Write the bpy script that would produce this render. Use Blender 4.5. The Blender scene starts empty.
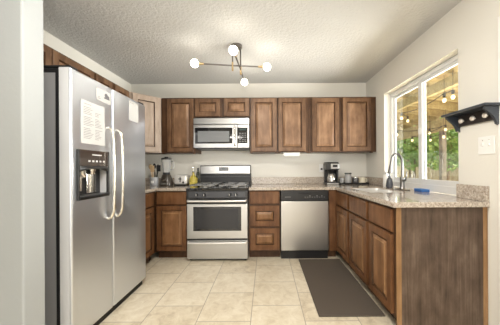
import bpy, bmesh, math, random
from mathutils import Vector, Matrix
random.seed(7)
C = bpy.context.scene
COL = C.collection
R = math.radians
PI = math.pi

# ------------------------------------------------------------ camera, world, lights, exposure
cam_d = bpy.data.cameras.new('camera')
cam_d.sensor_width = 36.0
cam_d.lens = 233.5 / 500 * 36.0
cam_d.shift_x = -0.032
cam_d.shift_y = 0.0118
cam_d.clip_start = 0.02
cam = bpy.data.objects.new('camera', cam_d)
COL.objects.link(cam)
cam.matrix_world = Matrix.Translation((0, 0, 1.149)) @ Matrix.Rotation(PI / 2, 4, 'X') @ Matrix.Rotation(-0.006, 4, 'Z')
C.camera = cam

world = bpy.data.worlds.new('sky')
C.world = world
world.use_nodes = True
wn = world.node_tree
wn.nodes['Background'].inputs[0].default_value = (0.72, 0.86, 1.0, 1)
wn.nodes['Background'].inputs[1].default_value = 2.2

def light(name, kind, loc, rot, energy, color, **kw):
    d = bpy.data.lights.new(name, kind)
    d.energy = energy
    d.color = color
    for k, v in kw.items():
        setattr(d, k, v)
    o = bpy.data.objects.new(name, d)
    o.location = loc
    o.rotation_euler = rot
    COL.objects.link(o)
    return o

sun_dir = Vector((0.72, -0.25, 0.62)).normalized()
sun = light('sun', 'SUN', (8, -6, 12), (0, 0, 0), 10.5, (1.0, 0.92, 0.78), angle=R(2))
sun.rotation_euler = sun_dir.to_track_quat('Z', 'Y').to_euler()
# added fill from far behind the camera, no window stands there
light('rear_fill', 'AREA', (-0.6, -7.3, 1.40), (R(90), 0, 0), 160, (1.0, 0.97, 0.93),
      shape='RECTANGLE', size=5.2, size_y=2.2)
# unseen fill lamp added outside, brightening the left side through the kitchen window
window_fill_lamp = light('window_fill', 'AREA', (3.7, 2.0, 0.85), (0, 0, 0), 300, (1.0, 0.98, 0.95), shape='RECTANGLE', size=2.2, size_y=1.2)
window_fill_lamp.rotation_euler = Vector((2.1, -0.35, -0.5)).to_track_quat('Z', 'Y').to_euler()
# unseen ceiling discs added as fill near the camera and behind it
light('overhead_fill', 'AREA', (-0.15, 0.85, 2.42), (0, 0, 0), 46, (1.0, 0.95, 0.88), shape='DISK', size=0.45)
for lx, ly in ((-1.2, -3.0), (0.8, -3.0)):
    light('rear_overhead_fill', 'AREA', (lx, ly, 2.40), (0, 0, 0), 22, (1.0, 0.95, 0.87), shape='DISK', size=0.5)
light('ceiling_bounce_fill', 'AREA', (0.1, -0.3, 1.60), (R(180 - 15), 0, 0), 42, (1.0, 0.97, 0.93), shape='DISK', size=0.5)  # added uplight, bounces fill off the ceiling

C.view_settings.view_transform = 'Standard'
C.view_settings.look = 'None'
C.view_settings.gamma = 1.0
C.view_settings.use_curve_mapping = False
C.view_settings.exposure = 0.20

# ------------------------------------------------------------ materials
def mat(name, color, rough=0.5, metal=0.0, spec=0.5, emit=None, estr=0.0, coat=0.0, coat_rough=0.1, trans=0.0, ior=1.45, aniso=0.0):
    m = bpy.data.materials.new(name)
    m.use_nodes = True
    b = m.node_tree.nodes['Principled BSDF']
    b.inputs['Base Color'].default_value = (*color, 1)
    b.inputs['Roughness'].default_value = rough
    b.inputs['Metallic'].default_value = metal
    b.inputs['Specular IOR Level'].default_value = spec
    b.inputs['Coat Weight'].default_value = coat
    b.inputs['Coat Roughness'].default_value = coat_rough
    b.inputs['Transmission Weight'].default_value = trans
    b.inputs['IOR'].default_value = ior
    b.inputs['Anisotropic'].default_value = aniso
    if emit:
        b.inputs['Emission Color'].default_value = (*emit, 1)
        b.inputs['Emission Strength'].default_value = estr
    return m

def nd(m, t, **kw):
    n = m.node_tree.nodes.new(t)
    for k, v in kw.items():
        if k in n.inputs.keys():
            n.inputs[k].default_value = v
        else:
            setattr(n, k, v)
    return n

def lk(m, a, b):
    m.node_tree.links.new(a, b)

def bsdf(m):
    return m.node_tree.nodes['Principled BSDF']

def ramp(m, stops):
    r = m.node_tree.nodes.new('ShaderNodeValToRGB')
    el = r.color_ramp.elements
    while len(el) < len(stops):
        el.new(0.5)
    for e, (p, c) in zip(el, stops):
        e.position = p
        e.color = (*c, 1)
    return r

def coords(m, scale=(1, 1, 1), rnd=True, rot=(0, 0, 0)):
    tc = nd(m, 'ShaderNodeTexCoord')
    mp = nd(m, 'ShaderNodeMapping')
    mp.inputs['Scale'].default_value = scale
    mp.inputs['Rotation'].default_value = rot
    if rnd:
        oi = nd(m, 'ShaderNodeObjectInfo')
        mu = nd(m, 'ShaderNodeMath', operation='MULTIPLY')
        mu.inputs[1].default_value = 13.7
        lk(m, oi.outputs['Random'], mu.inputs[0])
        ad = nd(m, 'ShaderNodeVectorMath', operation='ADD')
        lk(m, tc.outputs['Object'], ad.inputs[0])
        lk(m, mu.outputs[0], ad.inputs[1])
        lk(m, ad.outputs[0], mp.inputs['Vector'])
    else:
        lk(m, tc.outputs['Object'], mp.inputs['Vector'])
    return mp

def bump(m, src, strength, dist=0.002):
    b = nd(m, 'ShaderNodeBump')
    b.inputs['Strength'].default_value = strength
    b.inputs['Distance'].default_value = dist
    lk(m, src, b.inputs['Height'])
    lk(m, b.outputs[0], bsdf(m).inputs['Normal'])

def wood(name, dark, mid, lite, rough=0.42, grain=(16, 16, 1.6), coat=0.06):
    m = mat(name, mid, rough, spec=0.35, coat=coat, coat_rough=0.22)
    mp = coords(m, grain)
    n1 = nd(m, 'ShaderNodeTexNoise', Scale=1.0, Detail=6.0, Roughness=0.62, Distortion=0.6)
    lk(m, mp.outputs[0], n1.inputs['Vector'])
    mp2 = coords(m, (9, 9, 5))
    n2 = nd(m, 'ShaderNodeTexNoise', Scale=1.0, Detail=4.0, Roughness=0.6)
    lk(m, mp2.outputs[0], n2.inputs['Vector'])
    mx = nd(m, 'ShaderNodeMix')
    mx.inputs[0].default_value = 0.5
    lk(m, n1.outputs['Fac'], mx.inputs[2])
    lk(m, n2.outputs['Fac'], mx.inputs[3])
    r = ramp(m, [(0.36, dark), (0.50, mid), (0.64, lite)])
    lk(m, mx.outputs[0], r.inputs[0])
    lk(m, r.outputs[0], bsdf(m).inputs['Base Color'])
    bump(m, n1.outputs['Fac'], 0.12)
    return m

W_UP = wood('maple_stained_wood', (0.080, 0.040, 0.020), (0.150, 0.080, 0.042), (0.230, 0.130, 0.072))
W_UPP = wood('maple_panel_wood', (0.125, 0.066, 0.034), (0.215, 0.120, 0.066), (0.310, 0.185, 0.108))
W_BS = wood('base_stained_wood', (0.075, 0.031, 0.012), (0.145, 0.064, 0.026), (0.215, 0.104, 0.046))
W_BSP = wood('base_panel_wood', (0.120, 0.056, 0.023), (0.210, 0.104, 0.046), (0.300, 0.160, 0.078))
W_DK = wood('dark_cabinet_wood', (0.042, 0.019, 0.009), (0.075, 0.036, 0.017), (0.115, 0.058, 0.028))
W_EDGE = wood('honey_wood_and_hilite', (0.21, 0.115, 0.05), (0.30, 0.17, 0.078), (0.40, 0.24, 0.12))  # honey stiles; also the painted bevel highlight on base fronts
W_END = wood('weathered_veneer', (0.055, 0.035, 0.024), (0.105, 0.071, 0.050), (0.165, 0.118, 0.086), 0.5, (34, 34, 1.6), 0.0)
W_CEDAR = wood('cedar_boards', (0.24, 0.18, 0.075), (0.35, 0.265, 0.115), (0.44, 0.345, 0.165), 0.7, (1.5, 14, 14), 0.0)
W_ROOF = wood('brown_roof_boards', (0.17, 0.115, 0.05), (0.26, 0.18, 0.08), (0.35, 0.25, 0.12), 0.8, (14, 1.5, 14), 0.0)
W_POST = wood('weathered_post', (0.12, 0.10, 0.075), (0.19, 0.16, 0.12), (0.27, 0.23, 0.18), 0.8, (14, 14, 1.5), 0.0)
W_FENCE = wood('fence_boards', (0.34, 0.22, 0.10), (0.50, 0.36, 0.19), (0.64, 0.50, 0.30), 0.8, (12, 12, 1.2), 0.0)
W_SPOON = wood('beech_wood', (0.42, 0.28, 0.15), (0.55, 0.39, 0.23), (0.66, 0.50, 0.32), 0.5, (30, 30, 4), 0.0)

def plaster(name, color, scale, strength, rough=0.85):
    m = mat(name, color, rough, spec=0.3)
    mp = coords(m, (1, 1, 1), False)
    n = nd(m, 'ShaderNodeTexNoise', Scale=scale, Detail=3.0, Roughness=0.6)
    lk(m, mp.outputs[0], n.inputs['Vector'])
    bump(m, n.outputs['Fac'], strength, 0.006 if strength < .5 else 0.010)
    return m

M_WALL = plaster('cream_wall_paint', (0.775, 0.755, 0.695), 60, 0.12)
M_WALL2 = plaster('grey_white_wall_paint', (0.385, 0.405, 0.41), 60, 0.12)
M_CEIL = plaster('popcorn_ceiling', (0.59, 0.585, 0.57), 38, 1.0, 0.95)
M_WHITE = mat('white_trim_paint', (0.86, 0.86, 0.84), 0.4)
M_VINYL = mat('white_vinyl', (0.78, 0.79, 0.79), 0.35)

# floor: travertine tiles in running bond, rows along the room
M_FLOOR = mat('travertine_tile', (0.7, 0.6, 0.45), 0.32)
mp = coords(M_FLOOR, (1, 1, 1), False, (0, 0, R(90)))
mp.inputs['Location'].default_value = (0.0, 0.0, 0.0)
sep = nd(M_FLOOR, 'ShaderNodeTexCoord')
cx = nd(M_FLOOR, 'ShaderNodeSeparateXYZ')
lk(M_FLOOR, sep.outputs['Object'], cx.inputs[0])
cmb = nd(M_FLOOR, 'ShaderNodeCombineXYZ')
ax = nd(M_FLOOR, 'ShaderNodeMath', operation='ADD'); ax.inputs[1].default_value = 8.16 - 2.16 - 0.06
ay = nd(M_FLOOR, 'ShaderNodeMath', operation='ADD'); ay.inputs[1].default_value = 0.53 + 0.408 * 11
lk(M_FLOOR, cx.outputs['Y'], ax.inputs[0])
lk(M_FLOOR, cx.outputs['X'], ay.inputs[0])
lk(M_FLOOR, ax.outputs[0], cmb.inputs[0])
lk(M_FLOOR, ay.outputs[0], cmb.inputs[1])
br = nd(M_FLOOR, 'ShaderNodeTexBrick', offset=0.5, offset_frequency=2, squash=1.0)
br.inputs['Scale'].default_value = 1.0
br.inputs['Brick Width'].default_value = 0.405
br.inputs['Row Height'].default_value = 0.408
br.inputs['Mortar Size'].default_value = 0.0034
br.inputs['Mortar Smooth'].default_value = 0.3
br.inputs['Color1'].default_value = (0.0, 0, 0, 1)
br.inputs['Color2'].default_value = (1, 1, 1, 1)
br.inputs['Mortar'].default_value = (0.5, 0.5, 0.5, 1)
lk(M_FLOOR, cmb.outputs[0], br.inputs['Vector'])
nz = nd(M_FLOOR, 'ShaderNodeTexNoise', Scale=11.0, Detail=8.0, Roughness=0.72, Distortion=0.8)
lk(M_FLOOR, cmb.outputs[0], nz.inputs['Vector'])
mxf = nd(M_FLOOR, 'ShaderNodeMix'); mxf.inputs[0].default_value = 0.16
lk(M_FLOOR, nz.outputs['Fac'], mxf.inputs[2])
lk(M_FLOOR, br.outputs['Color'], mxf.inputs[3])
rf = ramp(M_FLOOR, [(0.30, (0.46, 0.385, 0.275)), (0.47, (0.635, 0.56, 0.425)), (0.66, (0.74, 0.68, 0.55))])
lk(M_FLOOR, mxf.outputs[0], rf.inputs[0])
mg = nd(M_FLOOR, 'ShaderNodeMix', data_type='RGBA')
lk(M_FLOOR, br.outputs['Fac'], mg.inputs[0])
lk(M_FLOOR, rf.outputs[0], mg.inputs[6])
mg.inputs[7].default_value = (0.33, 0.285, 0.22, 1)
lk(M_FLOOR, mg.outputs[2], bsdf(M_FLOOR).inputs['Base Color'])
inv = nd(M_FLOOR, 'ShaderNodeMath', operation='SUBTRACT'); inv.inputs[0].default_value = 1.0
lk(M_FLOOR, br.outputs['Fac'], inv.inputs[1])
bump(M_FLOOR, inv.outputs[0], 0.35, 0.002)

# granite
M_GRAN = mat('speckled_granite', (0.6, 0.55, 0.48), 0.12, coat=0.3, coat_rough=0.05)
mp = coords(M_GRAN, (1, 1, 1), False)
v1 = nd(M_GRAN, 'ShaderNodeTexNoise', Scale=60.0, Detail=6.0, Roughness=0.85)
v2 = nd(M_GRAN, 'ShaderNodeTexVoronoi', Scale=160.0)
lk(M_GRAN, mp.outputs[0], v1.inputs['Vector'])
lk(M_GRAN, mp.outputs[0], v2.inputs['Vector'])
rg1 = ramp(M_GRAN, [(0.38, (0.05, 0.035, 0.03)), (0.45, (0.26, 0.20, 0.16)), (0.52, (0.46, 0.39, 0.32)), (0.64, (0.72, 0.66, 0.58))])
rg2 = ramp(M_GRAN, [(0.0, (0.18, 0.14, 0.11)), (0.4, (0.50, 0.44, 0.37)), (1.0, (0.76, 0.70, 0.62))])
lk(M_GRAN, v1.outputs['Fac'], rg1.inputs[0])
lk(M_GRAN, v2.outputs['Color'], rg2.inputs[0])
mgr = nd(M_GRAN, 'ShaderNodeMix', data_type='RGBA'); mgr.inputs[0].default_value = 0.42
lk(M_GRAN, rg1.outputs[0], mgr.inputs[6])
lk(M_GRAN, rg2.outputs[0], mgr.inputs[7])
lk(M_GRAN, mgr.outputs[2], bsdf(M_GRAN).inputs['Base Color'])

def steel(name, color, rough, scale, strength=0.0):
    m = mat(name, color, rough, metal=1.0)
    mp = coords(m, scale)
    n = nd(m, 'ShaderNodeTexNoise', Scale=1.0, Detail=4.0, Roughness=0.6)
    lk(m, mp.outputs[0], n.inputs['Vector'])
    mr = nd(m, 'ShaderNodeMapRange')
    mr.inputs[3].default_value = rough - 0.02
    mr.inputs[4].default_value = rough + 0.03
    lk(m, n.outputs['Fac'], mr.inputs[0])
    lk(m, mr.outputs[0], bsdf(m).inputs['Roughness'])
    if strength > 0:
        bump(m, n.outputs['Fac'], strength, 0.001)
    return m

M_STEEL = mat('brushed_stainless', (0.50, 0.497, 0.49), 0.29, metal=1.0)
M_STEELV = mat('smooth_brushed_stainless', (0.69, 0.725, 0.79), 0.36, metal=1.0)
M_SINK = steel('satin_sink_steel', (0.80, 0.80, 0.79), 0.35, (90, 3, 90))
M_CHROME = mat('chrome', (0.82, 0.81, 0.79), 0.12, metal=1.0)
M_CHAMP = mat('warm_nickel_handle', (0.83, 0.79, 0.71), 0.24, metal=1.0)
M_HAND = mat('satin_bar_handle', (0.80, 0.79, 0.77), 0.42, metal=0.85)
M_ALU = mat('cast_aluminium', (0.42, 0.41, 0.40), 0.45, metal=0.8)
M_BRASS = mat('brushed_brass', (0.60, 0.45, 0.25), 0.32, metal=1.0)
M_GUN = mat('dark_nickel_rod', (0.20, 0.185, 0.17), 0.36, metal=1.0)
M_FAUC = mat('brushed_nickel_faucet', (0.25, 0.245, 0.24), 0.30, metal=1.0)
M_BLACK = mat('black_plastic', (0.016, 0.016, 0.017), 0.32)
M_BLACKG = mat('gloss_black_glass', (0.010, 0.010, 0.011), 0.06, coat=0.5, coat_rough=0.03)
M_OVEN = mat('oven_window_glass', (0.035, 0.035, 0.038), 0.08, spec=0.4)
M_MWIN = mat('microwave_window_mesh', (0.20, 0.21, 0.22), 0.14, spec=0.5)
M_IRON = mat('cast_iron', (0.20, 0.20, 0.20), 0.34, metal=0.65)
M_DARKM = mat('dark_control_strip', (0.065, 0.067, 0.073), 0.34, metal=0.5)
M_GREYP = mat('grey_side_panel', (0.36, 0.36, 0.365), 0.45, metal=0.3)
M_GASK = mat('black_gasket', (0.008, 0.008, 0.010), 0.6)
M_PAPER = mat('white_paper', (0.56, 0.56, 0.55), 0.7)
M_INK = mat('grey_ink', (0.16, 0.16, 0.17), 0.8)
M_INKD = mat('dark_print', (0.10, 0.10, 0.11), 0.8)
M_PRINT = mat('silver_print', (0.62, 0.62, 0.62), 0.5)
M_RUBBER = mat('black_rubber', (0.02, 0.02, 0.02), 0.7)
M_RACK = mat('charcoal_painted_wood', (0.035, 0.043, 0.055), 0.35, coat=0.3)
M_MATTE = mat('charcoal_mat', (0.098, 0.080, 0.064), 0.9, spec=0.2)
_mp = coords(M_MATTE, (1, 1, 1), False)
_n = nd(M_MATTE, 'ShaderNodeTexNoise', Scale=220.0, Detail=2.0)
lk(M_MATTE, _mp.outputs[0], _n.inputs['Vector'])
bump(M_MATTE, _n.outputs['Fac'], 0.5, 0.003)
M_OIL = mat('yellow_oil', (0.86, 0.72, 0.16), 0.08, trans=0.45, ior=1.4, coat=0.4)
M_CERAM = mat('grey_ceramic', (0.38, 0.39, 0.41), 0.3, coat=0.3)
M_CREAM = mat('cream_ceramic', (0.85, 0.79, 0.63), 0.35)
M_TOAST = mat('polished_toaster_shell', (0.84, 0.83, 0.80), 0.28, metal=0.3)
M_SPONGE = mat('blue_sponge', (0.03, 0.13, 0.42), 0.9)
M_SPONGEY = mat('pale_blue_sponge_top', (0.08, 0.22, 0.52), 0.95)
M_SOAP = mat('smoked_dark_bottle', (0.055, 0.06, 0.075), 0.18, coat=0.4)
M_WBOT = mat('white_plastic', (0.82, 0.82, 0.80), 0.35)
M_BULB = mat('lit_frosted_bulb', (1, 1, 1), 0.3, emit=(1.0, 0.93, 0.80), estr=17.0)
M_BULBO = mat('lit_amber_bulb', (1, 0.8, 0.5), 0.3, emit=(1.0, 0.72, 0.36), estr=1.5)
M_LCD = mat('dim_lcd', (0.02, 0.03, 0.03), 0.15, emit=(0.35, 0.6, 0.5), estr=0.05)
M_LEAF = mat('bright_leaves', (0.26, 0.40, 0.09), 0.55)
M_LEAF2 = mat('deep_green_leaves', (0.14, 0.28, 0.06), 0.55)
M_BARK = mat('brown_bark', (0.20, 0.13, 0.08), 0.9)
M_PATIO = mat('pale_concrete', (0.70, 0.61, 0.44), 0.9)
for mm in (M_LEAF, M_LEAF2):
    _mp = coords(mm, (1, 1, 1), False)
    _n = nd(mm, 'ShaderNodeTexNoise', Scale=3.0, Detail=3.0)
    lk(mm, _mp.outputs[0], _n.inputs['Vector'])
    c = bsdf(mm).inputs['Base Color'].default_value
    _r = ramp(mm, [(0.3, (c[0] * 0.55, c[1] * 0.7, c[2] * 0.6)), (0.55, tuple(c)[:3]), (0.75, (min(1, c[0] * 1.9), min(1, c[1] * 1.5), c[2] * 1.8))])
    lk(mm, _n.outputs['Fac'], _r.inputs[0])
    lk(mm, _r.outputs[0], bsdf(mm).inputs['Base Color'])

def glass(name, tint=(1, 1, 1), refl=1.0, rough=0.02):
    m = bpy.data.materials.new(name)
    m.use_nodes = True
    nt = m.node_tree
    nt.nodes.clear()
    out = nt.nodes.new('ShaderNodeOutputMaterial')
    t = nt.nodes.new('ShaderNodeBsdfTransparent'); t.inputs[0].default_value = (*tint, 1)
    g = nt.nodes.new('ShaderNodeBsdfGlossy'); g.inputs['Roughness'].default_value = rough
    f = nt.nodes.new('ShaderNodeFresnel'); f.inputs[0].default_value = 1.45
    mu = nt.nodes.new('ShaderNodeMath'); mu.operation = 'MULTIPLY'; mu.inputs[1].default_value = refl
    mx = nt.nodes.new('ShaderNodeMixShader')
    nt.links.new(f.outputs[0], mu.inputs[0])
    nt.links.new(mu.outputs[0], mx.inputs[0])
    nt.links.new(t.outputs[0], mx.inputs[1])
    nt.links.new(g.outputs[0], mx.inputs[2])
    nt.links.new(mx.outputs[0], out.inputs[0])
    return m

M_GLASS = glass('clear_window_glass', (0.98, 0.99, 0.98), 0.3)
M_JAR = glass('clear_jar_glass', (0.99, 0.99, 0.99), 1.0, 0.08)
_nt = M_JAR.node_tree
_d = _nt.nodes.new('ShaderNodeBsdfDiffuse'); _d.inputs[0].default_value = (0.88, 0.89, 0.88, 1)
_m = _nt.nodes.new('ShaderNodeMixShader'); _m.inputs[0].default_value = 0.30
_o = _nt.nodes['Material Output']
_prev = _o.inputs[0].links[0].from_socket
_nt.links.new(_prev, _m.inputs[1]); _nt.links.new(_d.outputs[0], _m.inputs[2]); _nt.links.new(_m.outputs[0], _o.inputs[0])
M_CARAFE = glass('smoked_carafe_glass', (0.55, 0.54, 0.52), 1.6)

# ------------------------------------------------------------ mesh helpers
def B():
    return bmesh.new()

def box(bm, x0, x1, y0, y1, z0, z1, bev=0.0, seg=2):
    r = bmesh.ops.create_cube(bm, size=1.0)
    vs = r['verts']
    for v in vs:
        v.co = Vector((x0 + (v.co.x + .5) * (x1 - x0), y0 + (v.co.y + .5) * (y1 - y0), z0 + (v.co.z + .5) * (z1 - z0)))
    if bev > 0:
        es = list({e for v in vs for e in v.link_edges})
        bmesh.ops.bevel(bm, geom=es, offset=bev, segments=seg, affect='EDGES', profile=0.5)
    return bm

def loft(bm, rings, cap0=True, cap1=True, closed=True):
    vr = [[bm.verts.new(p) for p in r] for r in rings]
    n = len(vr[0])
    for a, b in zip(vr[:-1], vr[1:]):
        for i in range(n if closed else n - 1):
            j = (i + 1) % n
            bm.faces.new((a[i], a[j], b[j], b[i]))
    if cap0:
        bm.faces.new(list(reversed(vr[0])))
    if cap1:
        bm.faces.new(vr[-1])
    bmesh.ops.recalc_face_normals(bm, faces=bm.faces)
    return bm

def lathe(bm, prof, c=(0, 0, 0), n=24, axis='Z', cap0=True, cap1=True):
    rings = []
    for r, h in prof:
        ring = []
        for i in range(n):
            a = 2 * PI * i / n
            p = (r * math.cos(a), r * math.sin(a), h)
            if axis == 'Y':
                p = (p[0], p[2], p[1])
            elif axis == 'X':
                p = (p[2], p[0], p[1])
            ring.append((p[0] + c[0], p[1] + c[1], p[2] + c[2]))
        rings.append(ring)
    return loft(bm, rings, cap0, cap1)

def tube(bm, pts, rad, n=10):
    pts = [Vector(p) for p in pts]
    rads = rad if isinstance(rad, (list, tuple)) else [rad] * len(pts)
    rings = []
    prev = None
    for i, p in enumerate(pts):
        t = (pts[min(i + 1, len(pts) - 1)] - pts[max(i - 1, 0)]).normalized()
        if prev is None:
            u = t.orthogonal().normalized()
        else:
            u = (prev - t * prev.dot(t)).normalized()
        prev = u
        w = t.cross(u)
        rings.append([p + (u * math.cos(2 * PI * k / n) + w * math.sin(2 * PI * k / n)) * rads[i] for k in range(n)])
    return loft(bm, rings)

def smooth_path(pts, k=6):
    pts = [Vector(p) for p in pts]
    out = []
    for i in range(len(pts) - 1):
        p0 = pts[max(i - 1, 0)]; p1 = pts[i]; p2 = pts[i + 1]; p3 = pts[min(i + 2, len(pts) - 1)]
        for j in range(k):
            t = j / k
            out.append(0.5 * ((2 * p1) + (-p0 + p2) * t + (2 * p0 - 5 * p1 + 4 * p2 - p3) * t * t + (-p0 + 3 * p1 - 3 * p2 + p3) * t ** 3))
    out.append(pts[-1])
    return out

def ball(bm, c, r, seg=20, sz=1.0):
    res = bmesh.ops.create_uvsphere(bm, u_segments=seg, v_segments=seg // 2, radius=r)
    for v in res['verts']:
        v.co = Vector((v.co.x + c[0], v.co.y + c[1], v.co.z * sz + c[2]))
    return bm

def obj(name, bm, m, parent=None, smooth=False, loc=None, label=None, stuff=False):
    me = bpy.data.meshes.new(name)
    bm.normal_update()
    bm.to_mesh(me)
    bm.free()
    me.materials.append(m)
    if smooth:
        me.polygons.foreach_set('use_smooth', [True] * len(me.polygons))
        try:
            me.set_sharp_from_angle(angle=R(38))
        except Exception:
            pass
    o = bpy.data.objects.new(name, me)
    COL.objects.link(o)
    if parent:
        o.parent = parent
    if loc:
        o.location = loc
    if label:
        o['label'] = label
    if stuff:
        o['kind'] = 'stuff'
    return o

def thing(name, label, cat, loc=(0, 0, 0), rz=0.0, group=None):
    o = bpy.data.objects.new(name, None)
    o.empty_display_size = 0.05
    COL.objects.link(o)
    o.location = loc
    o.rotation_euler = (0, 0, rz)
    return tag(o, label, cat, group)

def tag(o, label, cat, group=None):
    o['label'] = label
    o['category'] = cat
    if group:
        o['group'] = group
    return o

def struct(name, bm, m, parent=None, smooth=False):
    o = obj(name, bm, m, parent, smooth)
    if not parent:
        o['kind'] = 'structure'
    return o

def bx(*a, **k):
    return box(B(), *a, **k)

# ------------------------------------------------------------ room shell
D = 3.569            # back wall
XL, XR = -2.057, 1.534
ZC = 2.449
struct('floor', bx(-4.3, XR + .2, -7.7, D + .15, -0.12, 0.0), M_FLOOR)
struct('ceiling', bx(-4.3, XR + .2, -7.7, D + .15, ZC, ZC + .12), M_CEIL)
struct('wall_back', bx(-4.3, XR + .2, D, D + .15, 0, ZC), M_WALL)
struct('wall_left', bx(XL - .15, XL, 1.31, D, 0, ZC), M_WALL)
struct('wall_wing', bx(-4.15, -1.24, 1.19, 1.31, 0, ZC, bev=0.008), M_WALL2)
struct('wall_living_left', bx(-4.3, -4.15, -7.55, 1.31, 0, ZC), M_WALL)
struct('wall_living_rear', bx(-4.15, XR, -7.7, -7.55, 0, ZC), M_WALL)
WY0, WY1, WZ0, WZ1 = 1.860, 3.020, 0.910, 2.100
bm = B()
box(bm, XR, XR + .135, -7.55, WY0, 0, ZC)
box(bm, XR, XR + .135, WY1, D, 0, ZC)
box(bm, XR, XR + .135, WY0, WY1, 0, 0.872)
box(bm, XR, XR + .135, WY0, WY1, WZ1, ZC)
struct('wall_right', bm, M_WALL)
struct('trim_1', bx(XR - .012, XR - .0005, 1.42, 1.530, 0.002, 2.13, bev=0.003), M_WHITE)

# window
def ring_yz(bm, x0, x1, y0, y1, z0, z1, wl, wr, wb, wt, bev=0.003):
    box(bm, x0, x1, y0, y0 + wl, z0, z1, bev)
    box(bm, x0, x1, y1 - wr, y1, z0, z1, bev)
    box(bm, x0, x1, y0 + wl, y1 - wr, z0, z0 + wb, bev)
    box(bm, x0, x1, y0 + wl, y1 - wr, z1 - wt, z1, bev)
    return bm

win = bpy.data.objects.new('window_1', None)
COL.objects.link(win)
win['kind'] = 'structure'
struct('window_frame', ring_yz(B(), 1.612, 1.664, WY0 + .001, WY1 - .001, WZ0 + .002, WZ1 - .001, .03, .03, .068, .045), M_VINYL, win)
struct('fixed_sash', ring_yz(B(), 1.641, 1.660, 2.410, WY1 - .031, 0.980, WZ1 - .047, .05, .026, .05, .030), M_VINYL, win)
struct('sliding_sash', ring_yz(B(), 1.617, 1.638, WY0 + .031, 2.475, 0.980, WZ1 - .047, .03, .055, .05, .030), M_VINYL, win)
struct('fixed_pane', bx(1.649, 1.653, 2.455, 2.97, 1.024, 2.03), M_GLASS, win)
struct('sliding_pane', bx(1.626, 1.630, 1.915, 2.425, 1.024, 2.03), M_GLASS, win)
struct('sash_lock', bx(1.606, 1.617, 2.435, 2.465, 1.50, 1.56, bev=.004), M_VINYL, win)

# ------------------------------------------------------------ cabinet builders (local: x width, -y front, z up)
def rect(x0, x1, z0, z1, y, i=0.0):
    return [(x0 + i, y, z0 + i), (x1 - i, y, z0 + i), (x1 - i, y, z1 - i), (x0 + i, y, z1 - i)]

def paint(o, idx, m):
    o.data.materials.append(m)
    k = len(o.data.materials) - 1
    for i in idx:
        o.data.polygons[i].material_index = k

def panel_door(kind, parent, x0, x1, z0, z1, y, mf, mp_, st=0.062, t=0.022, glaze=None, bevel_hilite=None):
    s = min(st, (x1 - x0) * 0.27, (z1 - z0) * 0.30)
    rings = [rect(x0, x1, z0, z1, y), rect(x0, x1, z0, z1, y - t + .004), rect(x0, x1, z0, z1, y - t, .004),
             rect(x0, x1, z0, z1, y - t, s - .007), rect(x0, x1, z0, z1, y - t + .015, s)]
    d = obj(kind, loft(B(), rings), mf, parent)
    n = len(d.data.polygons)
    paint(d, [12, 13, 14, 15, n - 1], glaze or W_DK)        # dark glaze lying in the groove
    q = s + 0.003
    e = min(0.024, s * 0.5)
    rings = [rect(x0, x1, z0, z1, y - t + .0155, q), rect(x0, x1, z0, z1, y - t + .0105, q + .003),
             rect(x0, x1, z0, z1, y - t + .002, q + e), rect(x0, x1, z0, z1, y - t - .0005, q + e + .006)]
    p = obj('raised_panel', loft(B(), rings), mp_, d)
    if bevel_hilite:
        paint(p, [8, 9, 10, 11], bevel_hilite)                      # highlight painted along the raised panel's bevel
    return d

def slab_front(kind, parent, x0, x1, z0, z1, y, m, t=0.020):
    rings = [rect(x0, x1, z0, z1, y), rect(x0, x1, z0, z1, y - t + .006), rect(x0, x1, z0, z1, y - t, .007)]
    return obj(kind, loft(B(), rings), m, parent)

def upper(label, loc, w, h, doors, rz=0, dep=0.328, tabs=True, mf=None, mp_=None):
    mf = mf or W_UP; mp_ = mp_ or W_UPP
    t = thing('wall_cabinet', label, 'cabinet', loc, rz, 'wall cabinets')
    bm = B()
    box(bm, 0.001, w - .001, 0.02, dep, 0, h)
    if tabs:
        box(bm, 0.001, .035, 0.025, .06, -.012, 0)
        box(bm, w - .035, w - .001, 0.025, .06, -.012, 0)
    obj('cabinet_box', bm, W_DK, t)
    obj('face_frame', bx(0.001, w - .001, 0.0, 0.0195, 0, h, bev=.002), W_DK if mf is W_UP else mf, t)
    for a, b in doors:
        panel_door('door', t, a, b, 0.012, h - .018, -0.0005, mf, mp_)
    return t

def base(label, loc, w, fronts, rz=0, dep=0.60, toe=0.07, hollow=False):
    t = thing('base_cabinet', label, 'cabinet', loc, rz, 'base cabinets')
    if hollow:
        bm = bx(0.001, w - .001, 0.02, dep, 0.10, 0.118)
        box(bm, 0.001, .019, 0.02, dep, 0.118, .872)
        box(bm, w - .019, w - .001, 0.02, dep, 0.118, .872)
        box(bm, .019, w - .019, dep - .012, dep, 0.118, .872)
        obj('cabinet_box', bm, W_DK, t)
    else:
        obj('cabinet_box', bx(0.001, w - .001, 0.02, dep, 0.10, 0.872), W_DK, t)
    obj('face_frame', bx(0.001, w - .001, 0.0, 0.0195, 0.10, 0.872, bev=.002), W_DK, t)
    obj('toe_kick', bx(0.001, w - .001, toe, toe + .018, 0, 0.0995), W_DK, t)
    for k, a, b, c, d in fronts:
        if k == 'slab':
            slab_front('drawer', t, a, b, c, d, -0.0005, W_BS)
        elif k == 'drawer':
            panel_door('drawer', t, a, b, c, d, -0.0005, W_BS, W_BSP, 0.075, bevel_hilite=W_EDGE)
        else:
            panel_door('door', t, a, b, c, d, -0.0005, W_BS, W_BSP, bevel_hilite=W_EDGE)
    return t

YU = D - .33
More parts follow.
